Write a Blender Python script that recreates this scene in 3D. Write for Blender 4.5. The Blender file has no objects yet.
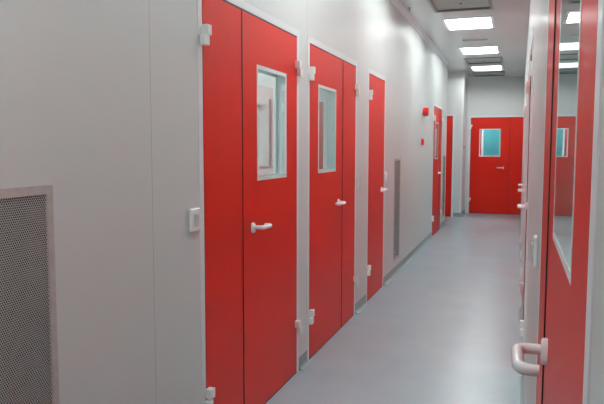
import bpy, bmesh, math
from mathutils import Vector, Matrix

# ------------------------------------------------------------------ camera, world, exposure
S = bpy.context.scene
C = S.collection
PI = math.pi
F_PX, YAW, PITCH, ROLL, CAM_H = 637.3, 0.32744, 0.08372, 0.0017, 1.42
fw = Vector((-math.sin(YAW) * math.cos(PITCH), math.cos(YAW) * math.cos(PITCH), -math.sin(PITCH)))
rt = Vector((math.cos(YAW), math.sin(YAW), 0))
up = rt.cross(fw)
rt2 = math.cos(ROLL) * rt + math.sin(ROLL) * up
up2 = -math.sin(ROLL) * rt + math.cos(ROLL) * up
cd = bpy.data.cameras.new('camera')
cd.sensor_width = 36
cd.lens = F_PX / 604 * 36
cd.clip_start = 0.01
cam = bpy.data.objects.new('camera', cd)
C.objects.link(cam)
M = Matrix((rt2, up2, -fw)).transposed().to_4x4()
M.translation = (0, 0, CAM_H)
cam.matrix_world = M
S.camera = cam

W = bpy.data.worlds.new('world')
S.world = W
W.use_nodes = True
W.node_tree.nodes['Background'].inputs[0].default_value = (0.9, 0.95, 1, 1)
W.node_tree.nodes['Background'].inputs[1].default_value = 0.2
S.view_settings.view_transform = 'Standard'
S.view_settings.look = 'None'
S.view_settings.gamma = 1
S.view_settings.exposure = 0.0
TUBE_POWER = 71.0        # fluorescent tubes of the corridor troffers
ADDED_ROOM_POWER = 330.0        # tubes of the unseen troffers added to brighten the side rooms

XL, XR = -1.30, 0.0665   # faces of the two corridor walls
YE = 14.52               # face of the end wall
HC = 2.98                # ceiling height
HD = 2.10                # door height
FR = 0.042               # door frame width


ANI = 0.25
# ------------------------------------------------------------------ materials
def mat(name, col, rough=0.5, metal=0.0, spec=0.5, bump=None, vary=None, coat=0.0, brushed=0.0):
    m = bpy.data.materials.new(name)
    m.use_nodes = True
    nt = m.node_tree
    b = nt.nodes['Principled BSDF']
    b.inputs['Base Color'].default_value = (*col, 1)
    b.inputs['Roughness'].default_value = rough
    b.inputs['Metallic'].default_value = metal
    b.inputs['Specular IOR Level'].default_value = spec
    b.inputs['Coat Weight'].default_value = coat
    b.inputs['Coat Roughness'].default_value = 0.2 if coat else 0.03
    tc = nt.nodes.new('ShaderNodeTexCoord')
    if brushed:      # highlights drawn out along the upright rolling direction of the sheet
        cv = nt.nodes.new('ShaderNodeCombineXYZ')
        cv.inputs[2].default_value = 1.0
        nt.links.new(cv.outputs[0], b.inputs['Tangent'])
        b.inputs['Anisotropic'].default_value = brushed
        b.inputs['Anisotropic Rotation'].default_value = ANI
    if bump:
        n = nt.nodes.new('ShaderNodeTexNoise')
        n.inputs['Scale'].default_value = bump[0]
        nt.links.new(tc.outputs['Object'], n.inputs['Vector'])
        bp = nt.nodes.new('ShaderNodeBump')
        bp.inputs['Strength'].default_value = bump[1]
        bp.inputs['Distance'].default_value = 0.002
        nt.links.new(n.outputs['Fac'], bp.inputs['Height'])
        nt.links.new(bp.outputs['Normal'], b.inputs['Normal'])
    if vary:
        n = nt.nodes.new('ShaderNodeTexNoise')
        n.inputs['Scale'].default_value = vary[0]
        n.inputs['Detail'].default_value = 5
        nt.links.new(tc.outputs['Object'], n.inputs['Vector'])
        r = nt.nodes.new('ShaderNodeValToRGB')
        r.color_ramp.elements[0].position = 0.3
        r.color_ramp.elements[1].position = 0.7
        r.color_ramp.elements[0].color = (*[c * (1 - vary[1]) for c in col], 1)
        r.color_ramp.elements[1].color = (*[min(1, c * (1 + vary[1])) for c in col], 1)
        nt.links.new(n.outputs['Fac'], r.inputs['Fac'])
        nt.links.new(r.outputs['Color'], b.inputs['Base Color'])
    return m


def seams(m, axis, positions, width=0.003, dark=0.6):
    """thin joints between the wall panels, at fixed places of the wall"""
    nt = m.node_tree
    b = nt.nodes['Principled BSDF']
    g = nt.nodes.new('ShaderNodeNewGeometry')
    sep = nt.nodes.new('ShaderNodeSeparateXYZ')
    nt.links.new(g.outputs['Position'], sep.inputs[0])
    prev = None
    for p in positions:
        c = nt.nodes.new('ShaderNodeMath')
        c.operation = 'COMPARE'
        c.inputs[1].default_value = p
        c.inputs[2].default_value = width / 2
        nt.links.new(sep.outputs[axis], c.inputs[0])
        if prev is None:
            prev = c
        else:
            a = nt.nodes.new('ShaderNodeMath')
            a.operation = 'MAXIMUM'
            nt.links.new(prev.outputs[0], a.inputs[0])
            nt.links.new(c.outputs[0], a.inputs[1])
            prev = a
    mx = nt.nodes.new('ShaderNodeMix')
    mx.data_type = 'RGBA'
    col = b.inputs['Base Color'].default_value[:3]
    if b.inputs['Base Color'].is_linked:
        nt.links.new(b.inputs['Base Color'].links[0].from_socket, mx.inputs[6])
    else:
        mx.inputs[6].default_value = (*col, 1)
    mx.inputs[7].default_value = (*[c * dark for c in col], 1)
    nt.links.new(prev.outputs[0], mx.inputs[0])
    nt.links.new(mx.outputs[2], b.inputs['Base Color'])
    return m


def emit(name, col, s):
    m = bpy.data.materials.new(name)
    m.use_nodes = True
    nt = m.node_tree
    nt.nodes.clear()
    e = nt.nodes.new('ShaderNodeEmission')
    e.inputs[0].default_value = (*col, 1)
    e.inputs[1].default_value = s
    o = nt.nodes.new('ShaderNodeOutputMaterial')
    nt.links.new(e.outputs[0], o.inputs[0])
    return m


def glass(name, tint=(0.86, 0.93, 0.92), ior=1.5):
    m = bpy.data.materials.new(name)
    m.use_nodes = True
    nt = m.node_tree
    nt.nodes.clear()
    t = nt.nodes.new('ShaderNodeBsdfTransparent')
    t.inputs[0].default_value = (*tint, 1)
    gl = nt.nodes.new('ShaderNodeBsdfGlossy')
    gl.inputs['Roughness'].default_value = 0.0
    # Schlick reflectance, the same from both faces of the pane
    ge = nt.nodes.new('ShaderNodeNewGeometry')
    dt = nt.nodes.new('ShaderNodeVectorMath')
    dt.operation = 'DOT_PRODUCT'
    nt.links.new(ge.outputs['Incoming'], dt.inputs[0])
    nt.links.new(ge.outputs['Normal'], dt.inputs[1])
    prev = dt.outputs['Value']
    for op, k in (('ABSOLUTE', None), ('SUBTRACT', 1.0), ('POWER', 5.0), ('MULTIPLY_ADD', 0.96)):
        q = nt.nodes.new('ShaderNodeMath')
        q.operation = op
        if op == 'SUBTRACT':
            q.inputs[0].default_value = 1.0
            nt.links.new(prev, q.inputs[1])
        else:
            nt.links.new(prev, q.inputs[0])
            if k: q.inputs[1].default_value = k
        if op == 'MULTIPLY_ADD': q.inputs[2].default_value = 0.04
        prev = q.outputs[0]
    fr = q
    mx = nt.nodes.new('ShaderNodeMixShader')
    o = nt.nodes.new('ShaderNodeOutputMaterial')
    nt.links.new(fr.outputs[0], mx.inputs[0])
    nt.links.new(t.outputs[0], mx.inputs[1])
    nt.links.new(gl.outputs[0], mx.inputs[2])
    nt.links.new(mx.outputs[0], o.inputs[0])
    return m


WALLC = (0.68, 0.70, 0.695)
M_wall_l = seams(mat('wall_laminate_left', WALLC, 0.42, spec=0.5, bump=(260, 0.05), brushed=0.75), 1,
                 (2.08, 3.93, 5.45, 7.75, 8.93, 10.2, 11.6))
M_wall_r = seams(mat('wall_laminate_right', WALLC, 0.42, spec=0.5, brushed=0.7, coat=0.2), 1, (2.3, 3.5, 5.6, 9.4, 10.6, 11.8, 13.0))
M_wall = mat('wall_laminate', WALLC, 0.34)
M_room = mat('room_wall_paint', (0.72, 0.74, 0.74), 0.6)
M_teal = mat('room_wall_teal', (0.055, 0.27, 0.31), 0.7, vary=(3, 0.12))
M_ceil = seams(mat('ceiling_laminate', (0.64, 0.69, 0.68), 0.22), 1, (7.8, 10.15, 12.5))
M_trim = mat('white_profile', (0.80, 0.80, 0.82), 0.3)
M_frame = mat('white_door_profile', (0.78, 0.78, 0.80), 0.28)
M_red = mat('red_laminate', (0.66, 0.013, 0.003), 0.42, spec=0.32, bump=(300, 0.05), brushed=0.6, coat=0.12)
M_black = mat('black_rubber_seal', (0.012, 0.014, 0.014), 0.6)
M_white = mat('white_nylon', (0.90, 0.92, 0.94), 0.22, coat=0.3)
M_hinge = mat('white_hinge_coating', (0.84, 0.86, 0.84), 0.35)
M_winf = mat('pale_aluminium_frame', (0.66, 0.74, 0.73), 0.3, metal=0.0)
M_lining = mat('window_lining', (0.62, 0.72, 0.71), 0.4)
M_glass = glass('window_glass')
M_frost = mat('frosted_pane', (.62, .72, .72), .3)
M_cove = mat('grey_cove_vinyl', (0.27, 0.34, 0.35), 0.45)
M_steel = mat('satin_steel', (0.56, 0.52, 0.51), 0.42, metal=0.35, vary=(40, 0.08))
M_plate = mat('bright_perforated_steel', (0.55, 0.55, 0.54), 0.42, metal=0.15)
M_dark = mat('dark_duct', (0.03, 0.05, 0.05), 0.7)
M_redp = mat('red_plastic', (0.70, 0.012, 0.010), 0.3)
M_brown = mat('brown_plastic', (0.10, 0.04, 0.03), 0.4)
M_vent = mat('grey_vent_frame', (0.20, 0.24, 0.245), 0.4)
M_ventp = mat('pale_vent_panel', (0.42, 0.46, 0.43), 0.45)
M_refl = mat('white_reflector', (0.9, 0.9, 0.9), 0.25)
M_orange = mat('orange_edge', (0.8, 0.35, 0.1), 0.5)
M_tube = emit('lit_tube', (0.945, 1.0, 0.985), TUBE_POWER)
M_tube_added = emit('added_room_tube', (0.95, 1.0, 1.0), ADDED_ROOM_POWER)

# vinyl floor: mottled blue-grey
M_floor = mat('vinyl_floor', (0.37, 0.42, 0.46), 0.3)
nt = M_floor.node_tree
b = nt.nodes['Principled BSDF']
tc = nt.nodes.new('ShaderNodeTexCoord')
n1 = nt.nodes.new('ShaderNodeTexNoise')
n1.inputs['Scale'].default_value = 2.2
n1.inputs['Detail'].default_value = 8
n1.inputs['Roughness'].default_value = 0.7
n2 = nt.nodes.new('ShaderNodeTexNoise')
n2.inputs['Scale'].default_value = 160
mixn = nt.nodes.new('ShaderNodeMath')
mixn.operation = 'MULTIPLY_ADD'
mixn.inputs[1].default_value = 0.35
nt.links.new(tc.outputs['Object'], n1.inputs['Vector'])
nt.links.new(tc.outputs['Object'], n2.inputs['Vector'])
nt.links.new(n2.outputs['Fac'], mixn.inputs[0])
nt.links.new(n1.outputs['Fac'], mixn.inputs[2])
cr = nt.nodes.new('ShaderNodeValToRGB')
cr.color_ramp.elements[0].position = 0.45
cr.color_ramp.elements[0].color = (0.31, 0.395, 0.45, 1)
cr.color_ramp.elements[1].position = 0.95
cr.color_ramp.elements[1].color = (0.39, 0.47, 0.52, 1)
nt.links.new(mixn.outputs[0], cr.inputs['Fac'])
nt.links.new(cr.outputs['Color'], b.inputs['Base Color'])
b.inputs['Roughness'].default_value = 0.3


# ------------------------------------------------------------------ helpers
def link(name, bm, m, parent=None, smooth=False):
    me = bpy.data.meshes.new(name)
    bmesh.ops.recalc_face_normals(bm, faces=bm.faces)
    bm.to_mesh(me)
    bm.free()
    me.materials.append(m)
    if smooth:
        for p in me.polygons:
            p.use_smooth = True
        try:
            me.set_sharp_from_angle(angle=math.radians(35))
        except Exception:
            pass
    o = bpy.data.objects.new(name, me)
    C.objects.link(o)
    if parent:
        o.parent = parent
    return o


def tag(o, label=None, cat=None, group=None, kind=None):
    if label: o['label'] = label
    if cat: o['category'] = cat
    if group: o['group'] = group
    if kind: o['kind'] = kind
    return o


def empty(name, loc, rz=0.0):
    o = bpy.data.objects.new(name, None)
    C.objects.link(o)
    o.location = loc
    o.rotation_euler = (0, 0, rz)
    o.empty_display_size = 0.05
    return o


def box(bm, x0, x1, y0, y1, z0, z1, bev=0.0, seg=2):
    t = bmesh.new()
    bmesh.ops.create_cube(t, size=1)
    for v in t.verts:
        v.co = Vector(((x0 + x1) / 2 + v.co.x * (x1 - x0), (y0 + y1) / 2 + v.co.y * (y1 - y0),
                       (z0 + z1) / 2 + v.co.z * (z1 - z0)))
    if bev:
        bmesh.ops.bevel(t, geom=list(t.edges), offset=bev, segments=seg, affect='EDGES', profile=0.6)
    merge(bm, t)
    return bm


def merge(bm, t):
    me = bpy.data.meshes.new('tmp')
    t.to_mesh(me)
    t.free()
    bm.from_mesh(me)
    bpy.data.meshes.remove(me)


def B(*a, **k):
    return box(bmesh.new(), *a, **k)


def cyl(bm, c, axis, r, depth, n=24, r2=None, bev=0.0):
    t = bmesh.new()
    bmesh.ops.create_cone(t, cap_ends=True, segments=n, radius1=r, radius2=r if r2 is None else r2, depth=depth)
    if bev:
        es = [e for e in t.edges if len(e.link_faces) == 2 and any(len(f.verts) > 4 for f in e.link_faces)]
        bmesh.ops.bevel(t, geom=es, offset=bev, segments=3, affect='EDGES')
    q = Vector((0, 0, 1)).rotation_difference(Vector(axis).normalized()).to_matrix().to_4x4()
    q.translation = Vector(c)
    bmesh.ops.transform(t, matrix=q, verts=t.verts)
    merge(bm, t)
    return bm


def rounded_path(pts, r, seg=6):
    pts = [Vector(p) for p in pts]
    out = [pts[0]]
    for i in range(1, len(pts) - 1):
        a, b_, c = pts[i - 1], pts[i], pts[i + 1]
        d1, d2 = (a - b_).normalized(), (c - b_).normalized()
        p0, p1 = b_ + d1 * r, b_ + d2 * r
        for k in range(seg + 1):
            t = k / seg
            out.append((1 - t) ** 2 * p0 + 2 * t * (1 - t) * b_ + t * t * p1)
    out.append(pts[-1])
    return out


def tube(bm, path, rad, n=14, flat=1.0):
    path = [Vector(p) for p in path]
    upv = Vector((0, 0, 1))
    rings = []
    for i, p in enumerate(path):
        d = (path[min(i + 1, len(path) - 1)] - path[max(i - 1, 0)]).normalized()
        a = d.cross(upv).normalized()
        u = a.cross(d).normalized()
        rr_ = rad[i] if isinstance(rad, (list, tuple)) else rad
        rings.append([bm.verts.new(p + (a * math.cos(2 * PI * k / n) + u * flat * math.sin(2 * PI * k / n)) * rr_)
                      for k in range(n)])
    for r0, r1 in zip(rings, rings[1:]):
        for k in range(n):
            bm.faces.new((r0[k], r0[(k + 1) % n], r1[(k + 1) % n], r1[k]))
    bm.faces.new(rings[0])
    bm.faces.new(rings[-1])
    return bm


def slab(name, o, u, v, n, ul, vl, thick, holes, m, holes_v=None, kind='structure', label=None, cat=None):
    """wall, floor or ceiling plate with rectangular openings (u0,u1,v0,v1)"""
    o, u, v, n = map(Vector, (o, u, v, n))
    us = sorted({0.0, ul, *[h[0] for h in holes], *[h[1] for h in holes]})
    vs = sorted({0.0, vl, *[h[2] for h in holes], *[h[3] for h in holes]})
    us = [x for x in us if 0 <= x <= ul]
    vs = [x for x in vs if 0 <= x <= vl]

    def solid(i, j):
        if not (0 <= i < len(us) - 1 and 0 <= j < len(vs) - 1):
            return False
        cu, cv = (us[i] + us[i + 1]) / 2, (vs[j] + vs[j + 1]) / 2
        return not any(h[0] < cu < h[1] and h[2] < cv < h[3] for h in holes)
    bm = bmesh.new()
    cache = {}

    def V(i, j, k):
        if (i, j, k) not in cache:
            cache[(i, j, k)] = bm.verts.new(o + u * us[i] + v * vs[j] + n * (thick * k))
        return cache[(i, j, k)]
    for i in range(len(us) - 1):
        for j in range(len(vs) - 1):
            if not solid(i, j):
                continue
            for k in (0, 1):
                bm.faces.new((V(i, j, k), V(i + 1, j, k), V(i + 1, j + 1, k), V(i, j + 1, k)))
            if not solid(i - 1, j): bm.faces.new((V(i, j, 0), V(i, j + 1, 0), V(i, j + 1, 1), V(i, j, 1)))
            if not solid(i + 1, j): bm.faces.new((V(i + 1, j, 0), V(i + 1, j + 1, 0), V(i + 1, j + 1, 1), V(i + 1, j, 1)))
            if not solid(i, j - 1): bm.faces.new((V(i, j, 0), V(i + 1, j, 0), V(i + 1, j, 1), V(i, j, 1)))
            if not solid(i, j + 1): bm.faces.new((V(i, j + 1, 0), V(i + 1, j + 1, 0), V(i + 1, j + 1, 1), V(i, j + 1, 1)))
    ob = link(name, bm, m)
    ob['kind'] = kind
    if label: ob['label'] = label
    if cat: ob['category'] = cat
    return ob


# ------------------------------------------------------------------ placement tables
# doors of the left wall: (y0, leaves); leaf = (width, dict)
LEAF, HALF = 0.820, 0.413
WIN = (0.19, 0.63, 1.255, 1.85)


def leaf(w, side=None, win=False, lever=None):
    """side: hinged edge, 'l' or 'r'; lever: edge next to the lever"""
    return dict(w=w, side=side, win=win, lever=lever)


LEFT = [
    (2.492, [leaf(HALF, 'l'), leaf(LEAF, 'r', True, 'l')],
     'red double door nearest on the left wall, its wide windowed leaf beyond the narrow leaf'),
    (3.976, [leaf(LEAF, 'l', True, 'r'), leaf(HALF, 'r')],
     'second red double door on the left wall, its windowed leaf first and narrow leaf beyond'),
    (5.705, [leaf(0.712, 'l', False, 'r')],
     'narrow single red door without window on the left wall'),
    (10.324, [leaf(LEAF, 'l', True, 'r'), leaf(0.322, 'r')],
     'far red door with slim window on the left wall beside the red alarm bell'),
]
# doors of the right wall: far edge y1 (local x runs towards the camera)
RIGHT = [
    (1.890, [leaf(HALF, 'l'), leaf(LEAF, 'r', True, 'l')],
     'red door close to the camera on the right wall, its window mirroring the corridor end'),
    (5.385, [leaf(HALF, 'l'), leaf(LEAF, 'r', True, 'l')],
     'second red door on the right wall, seen edge on with a white lever'),
    (6.820, [leaf(LEAF, 'r', False, 'l')],
     'third red door on the right wall, seen edge on between two others'),
    (8.300, [leaf(LEAF, 'l', True, 'r'), leaf(HALF, 'r')],
     'farthest red door on the right wall, seen edge on'),
]
ENDW = [leaf(LEAF, 'l', True, 'r'), leaf(0.275)]
VENTS_L = [(1.155, 1.535), (6.985, 7.365), (11.735, 12.11)]
VZ = (0.16, 1.312)

# ------------------------------------------------------------------ room shell
Y0, Y1c = -4.0, 12.2
fl = slab('floor', (-5, Y0 - .2, 0), (1, 0, 0), (0, 1, 0), (0, 0, -1), 9, 22.4, 0.1, [], M_floor)

holes = []
for y, lv, _ in LEFT:
    wsum = sum(l['w'] for l in lv)
    holes.append((y - FR - Y0, y + wsum + FR - Y0, 0, HD + FR))
for a, b_ in VENTS_L:
    holes.append((a + .012 - Y0, b_ - .012 - Y0, VZ[0] + .012, VZ[1] - .012))
slab('wall_left', (XL, Y0, 0), (0, 1, 0), (0, 0, 1), (-1, 0, 0), Y1c - Y0, HC, 0.10, holes, M_wall_l)

holes = []
for y1, lv, _ in RIGHT:
    wsum = sum(l['w'] for l in lv)
    holes.append((y1 - wsum - FR - Y0, y1 + FR - Y0, 0, HD + FR))
slab('wall_right', (XR, Y0, 0), (0, 1, 0), (0, 0, 1), (1, 0, 0), YE - Y0, HC, 0.10, holes, M_wall_r)

XE0 = -1.022
wE = sum(l['w'] for l in ENDW)
slab('wall_end', (-1.215, YE, 0), (1, 0, 0), (0, 0, 1), (0, 1, 0), XR + .1 + 1.215, HC, 0.10,
     [(XE0 - FR + 1.215, XE0 + wE + FR + 1.215, 0, HD + FR)], M_wall)
# return wall beside the end door and the wall of the side niche that faces us
slab('wall_return', (-1.115, 13.60, 0), (0, 1, 0), (0, 0, 1), (-1, 0, 0), YE - 13.60, HC, 0.10, [], M_wall)
XN = -1.320
slab('wall_niche', (-2.6, 13.60, 0), (1, 0, 0), (0, 0, 1), (0, 1, 0), 2.6 - 1.215, HC, 0.10,
     [(XN - LEAF - FR + 2.6, XN + FR + 2.6, 0, HD + FR)], M_wall)
slab('wall_niche_side', (-2.6, 12.1, 0), (0, 1, 0), (0, 0, 1), (-1, 0, 0), 1.6, HC, 0.1, [], M_wall)
slab('wall_niche_near', (-2.6, 12.2, 0), (1, 0, 0), (0, 0, 1), (0, -1, 0), 1.2, HC, 0.1, [], M_wall)
slab('wall_back', (XL - .1, Y0, 0), (1, 0, 0), (0, 0, 1), (0, -1, 0), XR - XL + .2, HC, 0.1, [], M_wall)

# ceiling, with openings for the troffers and air panels
XM0, XM1 = -0.94, -0.34
LIGHTS = [(0.15, 0.89), (3.30, 4.04), (5.64, 6.38), (7.99, 8.73), (10.29, 11.03), (12.67, 13.40)]  # first one is added out of view to brighten the near end
AIR = [(6.80, 7.54), (11.50, 12.27), (13.68, 14.42)]
ADDED_ROOMLIGHTS = [(-2.9, 2.4), (-2.9, 5.2), (-2.6, 10.6), (1.2, 1.6), (1.2, 6.0), (-0.6, 16.0)]  # unseen lamps added so the rooms look bright through the door windows
ch = []
for a, b_ in LIGHTS + AIR:
    ch.append((XM0 + 5 + .012, XM1 + 5 - .012, a - Y0 + .2 + .012, b_ - Y0 + .2 - .012))
for x, y in ADDED_ROOMLIGHTS:
    ch.append((x - .3 + 5 + .012, x + .3 + 5 - .012, y - .37 - Y0 + .2 + .012, y + .37 - Y0 + .2 - .012))
slab('ceiling', (-5, Y0 - .2, HC), (1, 0, 0), (0, 1, 0), (0, 0, 1), 9, 22.4, 0.02, ch, M_ceil)

# rooms behind the doors
def room_wall(name, x0, x1, y0, y1, m=M_room):
    o = link(name, B(x0, x1, y0, y1, 0, HC), m)
    o['kind'] = 'structure'
    return o


room_wall('wall_room_outer', -4.6, -4.5, -.5, 12.1)
room_wall('wall_room_near', -4.5, XL - .1, -.5, -.4)
# partition with a window opening between first and second room
slab('wall_room_partition', (-4.5, 3.83, 0), (1, 0, 0), (0, 0, 1), (0, 1, 0), 3.1, HC, 0.06,
     [(4.5 - 2.3, 4.5 - 1.56, 1.34, 1.70)], M_room)
wf = bmesh.new()
for a in ((-2.34, -1.52, 1.70, 1.735), (-2.34, -1.52, 1.305, 1.34), (-2.34, -2.30, 1.34, 1.70), (-1.56, -1.52, 1.34, 1.70)):
    box(wf, a[0], a[1], 3.815, 3.83, a[2], a[3])
o = link('window_1', wf, M_winf)
o['kind'] = 'structure'
o2 = link('pane', B(-2.3, -1.56, 3.85, 3.856, 1.34, 1.70), M_frost, o)
slab('wall_room_cross', (-4.5, 9.05, 0), (1, 0, 0), (0, 0, 1), (0, 1, 0), 3.1, HC, 0.06,
     [(4.5 - 3.645, 4.5 - 2.745, 0, HD)], M_room)
room_wall('wall_room_far', -4.5, XL - .1, 11.95, 12.05)
room_wall('wall_side_room_outer', 2.5, 2.6, -.5, 10)
room_wall('wall_side_room_near', XR + .1, 2.5, -.5, -.4)
room_wall('wall_side_room_far', XR + .1, 2.5, 9.5, 9.6)
room_wall('wall_side_room_partition', XR + .1, 2.5, 3.1, 3.2)
room_wall('wall_end_room_back', -2.6, 1.6, 17.2, 17.3, M_teal)
room_wall('wall_end_room_left', -2.7, -2.6, 13.70, 17.3)
room_wall('wall_end_room_right', 1.6, 1.7, YE + .1, 17.3)
room_wall('wall_end_room_near', XR + .1, 1.6, YE, YE + .1)

# white cornice between left wall and ceiling, thin ones elsewhere
def prism_y(bm, prof, y0, y1):
    a = [bm.verts.new((x, y0, z)) for x, z in prof]
    c = [bm.verts.new((x, y1, z)) for x, z in prof]
    n = len(prof)
    for i in range(n):
        bm.faces.new((a[i], a[(i + 1) % n], c[(i + 1) % n], c[i]))
    bm.faces.new(a)
    bm.faces.new(c[::-1])
    return bm


def prism_x(bm, prof, x0, x1):
    a = [bm.verts.new((x0, y, z)) for y, z in prof]
    c = [bm.verts.new((x1, y, z)) for y, z in prof]
    n = len(prof)
    for i in range(n):
        bm.faces.new((a[i], a[(i + 1) % n], c[(i + 1) % n], c[i]))
    bm.faces.new(a)
    bm.faces.new(c[::-1])
    return bm


def arc(cx, cz, r, a0, a1, n=8):
    return [(cx + r * math.cos(a0 + (a1 - a0) * k / n), cz + r * math.sin(a0 + (a1 - a0) * k / n)) for k in range(n + 1)]


R_ = 0.045
prof = [(XL, HC), (XL, HC - R_ - .006)] + arc(XL + R_ + .006, HC - R_ - .006, R_, PI, PI / 2) + [(XL + R_ + .006, HC)]
tag(link('trim_1', prism_y(bmesh.new(), prof, Y0, Y1c), M_trim, smooth=True), kind='structure')
r2 = .02
prof = [(YE, HC), (YE, HC - r2)] + arc(YE - r2 - .002, HC - r2 - .002, r2, 0, PI / 2, 4) + [(YE - r2 - .002, HC)]
tag(link('trim_2', prism_x(bmesh.new(), prof, -1.115, XR), M_trim, smooth=True), kind='structure')
prof = [(13.60, HC), (13.60, HC - r2)] + arc(13.60 - r2 - .002, HC - r2 - .002, r2, 0, PI / 2, 4) + [(13.60 - r2 - .002, HC)]
tag(link('trim_3', prism_x(bmesh.new(), prof, -2.6, -1.115), M_trim, smooth=True), kind='structure')
prof = [(-1.115, HC), (-1.115, HC - r2)] + arc(-1.115 + r2 + .002, HC - r2 - .002, r2, PI, PI / 2, 4) + [(-1.115 + r2 + .002, HC)]
tag(link('trim_4', prism_y(bmesh.new(), prof, 13.60, YE), M_trim, smooth=True), kind='structure')
# rounded white corner posts of the wall end and the return wall
for i, (x, y) in enumerate(((XL, Y1c), (-1.115, 13.60))):
    t = bmesh.new()
    s = 1 if i == 0 else -1
    box(t, x - .035, x + .004, y + (.004 if s > 0 else -.004) - (.035 if s > 0 else 0), y + (.004 if s > 0 else .031), 0.09, HC - .06, bev=.003)
    tag(link('trim_%d' % (5 + i), t, M_trim), kind='structure')

# coved vinyl skirting, cut at the doors
def cove_y(bm, x, sgn, y0, y1, h=0.085, r=0.03):
    p = [(x, 0.0005), (x, h), (x + sgn * .003, h)]
    c = (x + sgn * (r + .003), r + .002)
    for k in range(9):
        a = PI / 2 * k / 8
        p.append((c[0] - sgn * r * math.cos(a), c[1] - r * math.sin(a)))
    p.append((c[0], 0.0005))
    return prism_y(bm, p, y0, y1)


def cove_x(bm, y, x0, x1, h=0.085, r=0.03):
    p = [(y, 0.0005), (y, h), (y - .003, h)]
    c = (y - (r + .003), r + .002)
    for k in range(9):
        a = PI / 2 * k / 8
        p.append((c[0] + r * math.cos(a), c[1] - r * math.sin(a)))
    p.append((c[0], 0.0005))
    return prism_x(bm, p, x0, x1)


bm = bmesh.new()
cur = Y0
for y, lv, _ in LEFT:
    cove_y(bm, XL, 1, cur, y - FR - .002)
    cur = y + sum(l['w'] for l in lv) + FR + .002
cove_y(bm, XL, 1, cur, Y1c)
tag(link('baseboard_left', bm, M_cove, smooth=True), kind='structure')
bm = bmesh.new()
cur = Y0
for y1, lv, _ in RIGHT:
    cove_y(bm, XR, -1, cur, y1 - sum(l['w'] for l in lv) - FR - .002)
    cur = y1 + FR + .002
cove_y(bm, XR, -1, cur, YE)
tag(link('baseboard_right', bm, M_cove, smooth=True), kind='structure')
bm = bmesh.new()
cove_x(bm, 13.60, XN + FR + .002, -1.08)
cove_y(bm, -1.115, 1, 13.55, YE)
tag(link('baseboard_end', bm, M_cove, smooth=True), kind='structure')


# ------------------------------------------------------------------ doors
def lever_bm(sgn):
    """D shaped return lever; local x towards sgn, -y out of the door"""
    bm = bmesh.new()
    w = -.056
    pts = rounded_path([(0, -.006, 0), (0, w, 0), (sgn * .128, w + .004, -.002), (sgn * .128, -.016, -.002)], .026, 8)
    n = len(pts)
    tube(bm, pts, [.0105 + .0015 * math.sin(PI * i / (n - 1)) for i in range(n)], 16)
    return bm


def rosette_bm():
    t = bmesh.new()
    # upright oval plate
    n = 28
    ring = []
    for k in range(n):
        a = 2 * PI * k / n
        x = .0165 * math.cos(a)
        z = .0165 * math.sin(a) + (.011 if math.sin(a) > 0 else -.011 if math.sin(a) < 0 else 0)
        ring.append((x, z - .003))
    lay = [(1.0, 0.0), (1.0, -.009), (.86, -.0125)]
    vs = [[t.verts.new((x * s, y, (z + .003) * s - .003)) for x, z in ring] for s, y in lay]
    for r0, r1 in zip(vs, vs[1:]):
        for k in range(n):
            t.faces.new((r0[k], r0[(k + 1) % n], r1[(k + 1) % n], r1[k]))
    t.faces.new(vs[0])
    t.faces.new(vs[-1][::-1])
    return t


def hinge_bm(x, s, z):
    """block on the leaf above, block on the frame below; s=+1 when the leaf lies towards +x"""
    bm = bmesh.new()
    a, c = sorted((x - s * .003, x + s * .034))
    box(bm, a, c, -.031, 0.002, z, z + .044, bev=.004)
    a, c = sorted((x - s * .030, x + s * .014))
    box(bm, a, c, -.031, -.004, z - .046, z - .003, bev=.004)
    cyl(bm, (x + s * .006, -.018, z - .002), (0, 0, 1), .008, .05, 12)
    return bm


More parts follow.
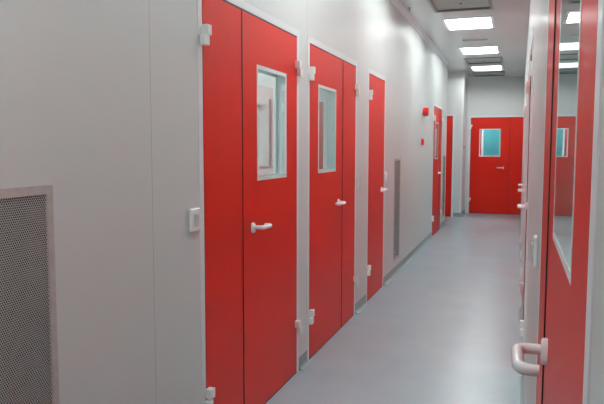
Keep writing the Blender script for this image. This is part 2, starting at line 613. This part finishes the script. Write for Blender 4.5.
def make_door(name, loc, rz, leaves, label, depth=0.10, hinges=True, proud=.0015, rim=.016):
    root = empty(name, loc, rz)
    tag(root, label, 'door', kind='structure')
    tot = sum(l['w'] for l in leaves)
    g = .006
    f = bmesh.new()
    e = .0005
    for x0, x1, z0, z1 in ((-FR + e, 0, 0, HD + FR - e), (tot, tot + FR - e, 0, HD + FR - e), (0, tot, HD, HD + FR - e)):
        box(f, x0, x1, -proud, depth, z0, z1, bev=.0015, seg=1)
    link('door_frame', f, M_frame, root)
    # rubber seal in the joints
    sl = bmesh.new()
    box(sl, 0, g, .0, .030, .004, HD)
    box(sl, tot - g * .8, tot, .0, .030, .004, HD)
    box(sl, 0, tot, .0, .030, HD - .009, HD)
    box(sl, 0, tot, .0, .030, .0015, .010)
    x = 0
    for l in leaves[:-1]:
        x += l['w']
        box(sl, x - g * .5, x + g * .5, -.0040, .030, .012, HD - .009)
    link('door_seal', sl, M_black, root)
    x = 0
    for i, l in enumerate(leaves):
        x0, x1 = x + g * (1.0 if i == 0 else .5), x + l['w'] - g * (.8 if i == len(leaves) - 1 else .5)
        hs = []
        if l['win']:
            hs = [(x + WIN[0] - x0, x + WIN[1] - x0, WIN[2] - .010, WIN[3] - .010)]
        lb = slab('door_leaf', (x0, -.001, .010), (1, 0, 0), (0, 0, 1), (0, 1, 0), x1 - x0, HD - .009 - .010, .0585, hs, M_red)
        # thin the leaf where the seals sit behind it
        lb.parent = root
        del lb['kind']
        if l['win']:
            a0, a1, b0, b1 = x + WIN[0], x + WIN[1], WIN[2], WIN[3]
            wf = bmesh.new()
            t = rim
            for q in ((a0 - .004, a1 + .004, b1 - t, b1 + .004), (a0 - .004, a1 + .004, b0 - .004, b0 + t),
                      (a0 - .004, a0 + t, b0 + t, b1 - t), (a1 - t, a1 + .004, b0 + t, b1 - t)):
                box(wf, q[0], q[1], -.0016, -.0002, q[2], q[3])
            wfo = link('window_frame', wf, M_winf, lb)
            ln = bmesh.new()
            for q in ((a0, a1, b1 - .004, b1), (a0, a1, b0, b0 + .004), (a0, a0 + .004, b0, b1), (a1 - .004, a1, b0, b1)):
                box(ln, q[0], q[1], 0, .0585, q[2], q[3])
            for q in ((a0, a1, b1 - t, b1), (a0, a1, b0, b0 + t), (a0, a0 + t, b0 + t, b1 - t), (a1 - t, a1, b0 + t, b1 - t)):
                box(ln, q[0], q[1], .0585, .061, q[2], q[3])
            link('window_lining', ln, M_lining, lb)
            link('window_pane', B(a0 + t - .002, a1 - t + .002, -.0014, -.0008, b0 + t - .002, b1 - t + .002), M_glass, lb)
        if l['lever']:
            sgn = 1 if l['lever'] == 'l' else -1
            hx = x + .120 if l['lever'] == 'l' else x + l['w'] - .120
            rb = link('handle_plate', rosette_bm(), M_white, lb, smooth=True)
            rb.location = (hx, -.001, 1.013)
            hb = link('door_handle', lever_bm(sgn), M_white, lb, smooth=True)
            hb.location = (hx, -.004, 1.013)
        if l['side'] and hinges:
            s = 1 if l['side'] == 'l' else -1
            hx = x if s > 0 else x + l['w']
            for z in (1.905, .300):
                link('hinge', hinge_bm(hx, s, z), M_hinge, root, smooth=False)
        x += l['w']
    return root


k = 1
for y, lv, lab in LEFT:
    make_door('door_%d' % k, (XL, y, 0), PI / 2, lv, lab)
    k += 1
for y1, lv, lab in RIGHT:
    make_door('door_%d' % k, (XR, y1, 0), -PI / 2, lv, lab, proud=.0015 if k == 5 else .010, rim=.010 if k == 5 else .016)
    k += 1
make_door('door_%d' % k, (XE0, YE, 0), 0, ENDW, 'red double door with a teal lit window at the far end of the corridor')
k += 1
make_door('door_%d' % k, (XN - LEAF, 13.60, 0), 0, [leaf(LEAF, 'l', False, None)],
          'plain red door edge showing past the end of the left wall')
k += 1
# red door inside the second side room, and one in the end room
make_door('door_%d' % k, (-3.645, 9.05, 0), 0, [leaf(.90, None, False, None)],
          'red door inside the side room, seen through the window of the second left door', depth=.05, hinges=False)
k += 1
make_door('door_%d' % k, (-1.83, 17.13, 0), 0, [leaf(.90, None, False, None)],
          'red door edge seen through the teal window of the end door', depth=.06, hinges=False)


# ------------------------------------------------------------------ wall grilles
def perforated(w, h, px=.0078, pz=.0064, r=.0030):
    bm = bmesh.new()
    nz = int(h / pz)
    pz = h / nz
    nx = int(w / px)
    px = w / nx
    oct_ = [(math.cos(PI / 4 * k), math.sin(PI / 4 * k)) for k in range(8)]
    for j in range(nz):
        z0, z1 = j * pz, (j + 1) * pz
        off = 0 if j % 2 == 0 else px / 2
        cells = []
        if off:
            bm.faces.new([bm.verts.new(p) for p in ((0, 0, z0), (px / 2, 0, z0), (px / 2, 0, z1), (0, 0, z1))])
            bm.faces.new([bm.verts.new(p) for p in ((w - px / 2, 0, z0), (w, 0, z0), (w, 0, z1), (w - px / 2, 0, z1))])
            cells = [off + i * px for i in range(nx - 1)]
        else:
            cells = [i * px for i in range(nx)]
        for x0 in cells:
            cx, cz = x0 + px / 2, (z0 + z1) / 2
            hx, hz = px / 2, pz / 2
            outer = [bm.verts.new((cx + hx * (1 if c > .3 else -1 if c < -.3 else 0), 0, cz + hz * (1 if s > .3 else -1 if s < -.3 else 0))) for c, s in oct_]
            inner = [bm.verts.new((cx + r * c, 0, cz + r * s)) for c, s in oct_]
            for q in range(8):
                bm.faces.new((outer[q], outer[(q + 1) % 8], inner[(q + 1) % 8], inner[q]))
    return bm


def make_grille(y0, y1, label):
    w = y1 - y0
    z0, z1 = VZ
    h = z1 - z0
    root = empty('wall_grille', (XL, y0, z0), PI / 2)
    tag(root, label, 'grille', 'perforated air grilles in the left wall')
    t = .026
    f = bmesh.new()
    for a in ((0, w, h - t, h), (0, w, 0, t), (0, t, t, h - t), (w - t, w, t, h - t)):
        box(f, a[0], a[1], -.005, 0, a[2], a[3])
    link('grille_frame', f, M_steel, root)
    p = link('perforated_plate', perforated(w - 2 * t, h - 2 * t), M_plate, root)
    p.location = (t, -.002, t)
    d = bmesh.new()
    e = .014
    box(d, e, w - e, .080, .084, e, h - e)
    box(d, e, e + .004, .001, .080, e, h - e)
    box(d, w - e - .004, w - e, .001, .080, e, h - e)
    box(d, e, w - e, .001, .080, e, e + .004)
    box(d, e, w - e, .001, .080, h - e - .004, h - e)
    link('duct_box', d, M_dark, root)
    return root


make_grille(*VENTS_L[0], 'perforated steel air grille nearest the camera, low at the left edge of the picture')
make_grille(*VENTS_L[1], 'tall narrow dark air grille beyond the narrow single red door')
make_grille(*VENTS_L[2], 'farthest tall air grille at the end of the left wall, beside the far red door')


# ------------------------------------------------------------------ switches and alarm
def make_switch(loc, rz, label, w=.082, h=.098):
    root = empty('light_switch', loc, rz)
    tag(root, label, 'switch', 'white rocker switches beside the doors')
    bm = B(-w / 2, w / 2, -.014, 0, -h / 2, h / 2, bev=.006, seg=3)
    link('switch_plate', bm, M_white, root, smooth=True)
    bm = B(-w * .22, w * .22, -.0185, -.013, -h * .27, h * .27, bev=.002)
    rk = link('rocker', bm, mat('switch_rocker_white', (.62, .64, .62), .3), root)
    rk.rotation_euler = (math.radians(3), 0, 0)
    return root


make_switch((XL, 2.395, 1.118), PI / 2, 'white light switch beside the nearest red double door on the left')
make_switch((XL, 5.325, 1.130), PI / 2, 'white switch between the second double door and the narrow single door', w=.06, h=.10)
make_switch((XL, 6.535, 1.130), PI / 2, 'white switch right after the narrow single red door', w=.06, h=.10)
make_switch((XR, 2.22, 1.085), -PI / 2, 'white switch on the right wall past the nearest red door', w=.082, h=.098)

root = empty('alarm_bell', (XL, 9.12, 1.935), PI / 2)
tag(root, 'round red alarm bell high on the left wall before the far door', 'bell')
bm = cyl(bmesh.new(), (0, -.042, 0), (0, 1, 0), .062, .068, 32, bev=.006)
link('bell_dome', bm, M_redp, root, smooth=True)
bm = cyl(bmesh.new(), (0, -.004, 0), (0, 1, 0), .048, .008, 24)
link('mounting_base', bm, M_redp, root)
root = empty('call_point', (XL, 9.04, 1.514), PI / 2)
tag(root, 'small square red fire call point on the left wall below the alarm bell', 'call point')
link('housing', B(-.043, .043, -.03, 0, -.043, .043, bev=.004), M_redp, root)
link('press_plate', B(-.024, .024, -.032, -.029, -.022, .022), mat('call_plate_dark_red', (.35, .02, .02), .3), root)

root = empty('push_button', (-1.115, 13.9, 1.46), PI / 2)
tag(root, 'tiny brown push button on the white return wall left of the end door', 'button')
link('button_base', B(-.03, .03, -.010, 0, -.03, .03, bev=.004), M_brown, root)
link('button_cap', cyl(bmesh.new(), (0, -.013, 0), (0, 1, 0), .014, .008, 16), M_redp, root)


# ------------------------------------------------------------------ ceiling fittings
def make_light(x0, x1, y0, y1, tube_mat, label, group, master=None):
    cx, cy = (x0 + x1) / 2, (y0 + y1) / 2
    if master:
        r = master.copy()
        C.objects.link(r)
        r.location = (cx, cy, HC)
        for chd in master.children:
            c = chd.copy()
            C.objects.link(c)
            c.parent = r
            if tube_mat is not None and c.name.startswith('lit_tube'):
                c.data = c.data.copy()
                c.data.materials[0] = tube_mat
        tag(r, label, 'ceiling light', group)
        return r
    root = empty('ceiling_light', (cx, cy, HC))
    tag(root, label, 'ceiling light', group)
    w, d = (x1 - x0) / 2, (y1 - y0) / 2
    t = .030
    f = bmesh.new()
    for a in ((-w, w, -d, -d + t), (-w, w, d - t, d), (-w, -w + t, -d + t, d - t), (w - t, w, -d + t, d - t)):
        box(f, a[0], a[1], a[2], a[3], -.006, 0)
    link('light_frame', f, M_trim, root)
    tr = bmesh.new()
    a, b2 = w - .014, d - .014
    box(tr, -a, a, -b2, b2, .062, .066)
    box(tr, -a, -a + .003, -b2, b2, .001, .062)
    box(tr, a - .003, a, -b2, b2, .001, .062)
    box(tr, -a, a, -b2, -b2 + .003, .001, .062)
    box(tr, -a, a, b2 - .003, b2, .001, .062)
    link('reflector', tr, M_refl, root)
    for i in range(4):
        y = -d + t + (2 * d - 2 * t) * (i + .5) / 4
        tb = cyl(bmesh.new(), (0, y, .030), (1, 0, 0), .014, 2 * w - 2 * t - .02, 12)
        link('lit_tube', tb, tube_mat, root, smooth=True)
    for i in range(3):
        y = -d + t + (2 * d - 2 * t) * (i + 1) / 4
        link('louvre_blade', B(-w + t, w - t, y - .004, y + .004, .004, .040), M_refl, root)
    return root


names = ['added unseen above the camera to brighten the foreground', 'out of view overhead, nearest the camera', 'overhead just out of view',
         'square white ceiling light nearest in view, between grey air panel and slot',
         'middle one of the three lit square ceiling lights in view',
         'farthest lit square ceiling light, between the two dark air panels']
master = None
for i, (a, b_) in enumerate(LIGHTS):
    m_ = make_light(XM0, XM1, a, b_, M_tube if master is None else None, names[i] if i > 2 else
                    'lit square ceiling light ' + names[i], 'lit square lights along the corridor ceiling', master)
    if master is None:
        master = m_
RN = ['above the nearest left room', 'above the second left room', 'above the far left room', 'above the nearest right room',
      'above the far right room', 'above the teal end room']
for i, (x, y) in enumerate(ADDED_ROOMLIGHTS):
    make_light(x - .3, x + .3, y - .37, y + .37, M_tube_added,
               'unseen ceiling light added to brighten a room behind the doors, ' + RN[i], 'added side room lights', master)


def make_air(x0, x1, y0, y1, label):
    cx, cy = (x0 + x1) / 2, (y0 + y1) / 2
    root = empty('air_panel', (cx, cy, HC))
    tag(root, label, 'air panel', 'square air panels in the corridor ceiling')
    w, d = (x1 - x0) / 2, (y1 - y0) / 2
    t = .035
    f = bmesh.new()
    for a in ((-w, w, -d, -d + t), (-w, w, d - t, d), (-w, -w + t, -d + t, d - t), (w - t, w, -d + t, d - t)):
        box(f, a[0], a[1], a[2], a[3], -.012, .02)
    link('panel_frame', f, M_vent, root)
    link('filter_plate', B(-w + t, w - t, -d + t, d - t, .010, .016), M_ventp, root)
    link('centre_screw', cyl(bmesh.new(), (0, 0, -.008), (0, 0, 1), .013, .012, 12), M_vent, root)
    return root


al = {0: 'grey framed air panel cut by the top edge, nearest in view',
      1: 'dark air panel between the middle and farthest ceiling lights',
      2: 'farthest dark air panel, next to the end wall'}
for i, (a, b_) in enumerate(AIR):
    make_air(XM0 - .02, XM1 + .02, a, b_, al[i])

bm = bmesh.new()
tube(bm, rounded_path([(-.165, 0, -.001), (-.165, 0, -.014), (.165, 0, -.014), (.165, 0, -.001)], .01, 4), .006, 10)
o = link('ceiling_slot', bm, mat('slot_grey', (.35, .36, .36), .4), smooth=True)
o.location = (-.645, 9.57, HC)
tag(o, 'thin grey bar on the ceiling between the first and middle lights', 'ceiling bar')

root = empty('ceiling_hook', (-1.20, 7.23, HC))
tag(root, 'tiny grey hook on the ceiling beside the left cornice', 'hook')
link('hook_base', cyl(bmesh.new(), (0, 0, -.004), (0, 0, 1), .016, .008, 16), M_vent, root)
link('hook_stem', cyl(bmesh.new(), (0, 0, -.022), (0, 0, 1), .006, .032, 10), M_vent, root)
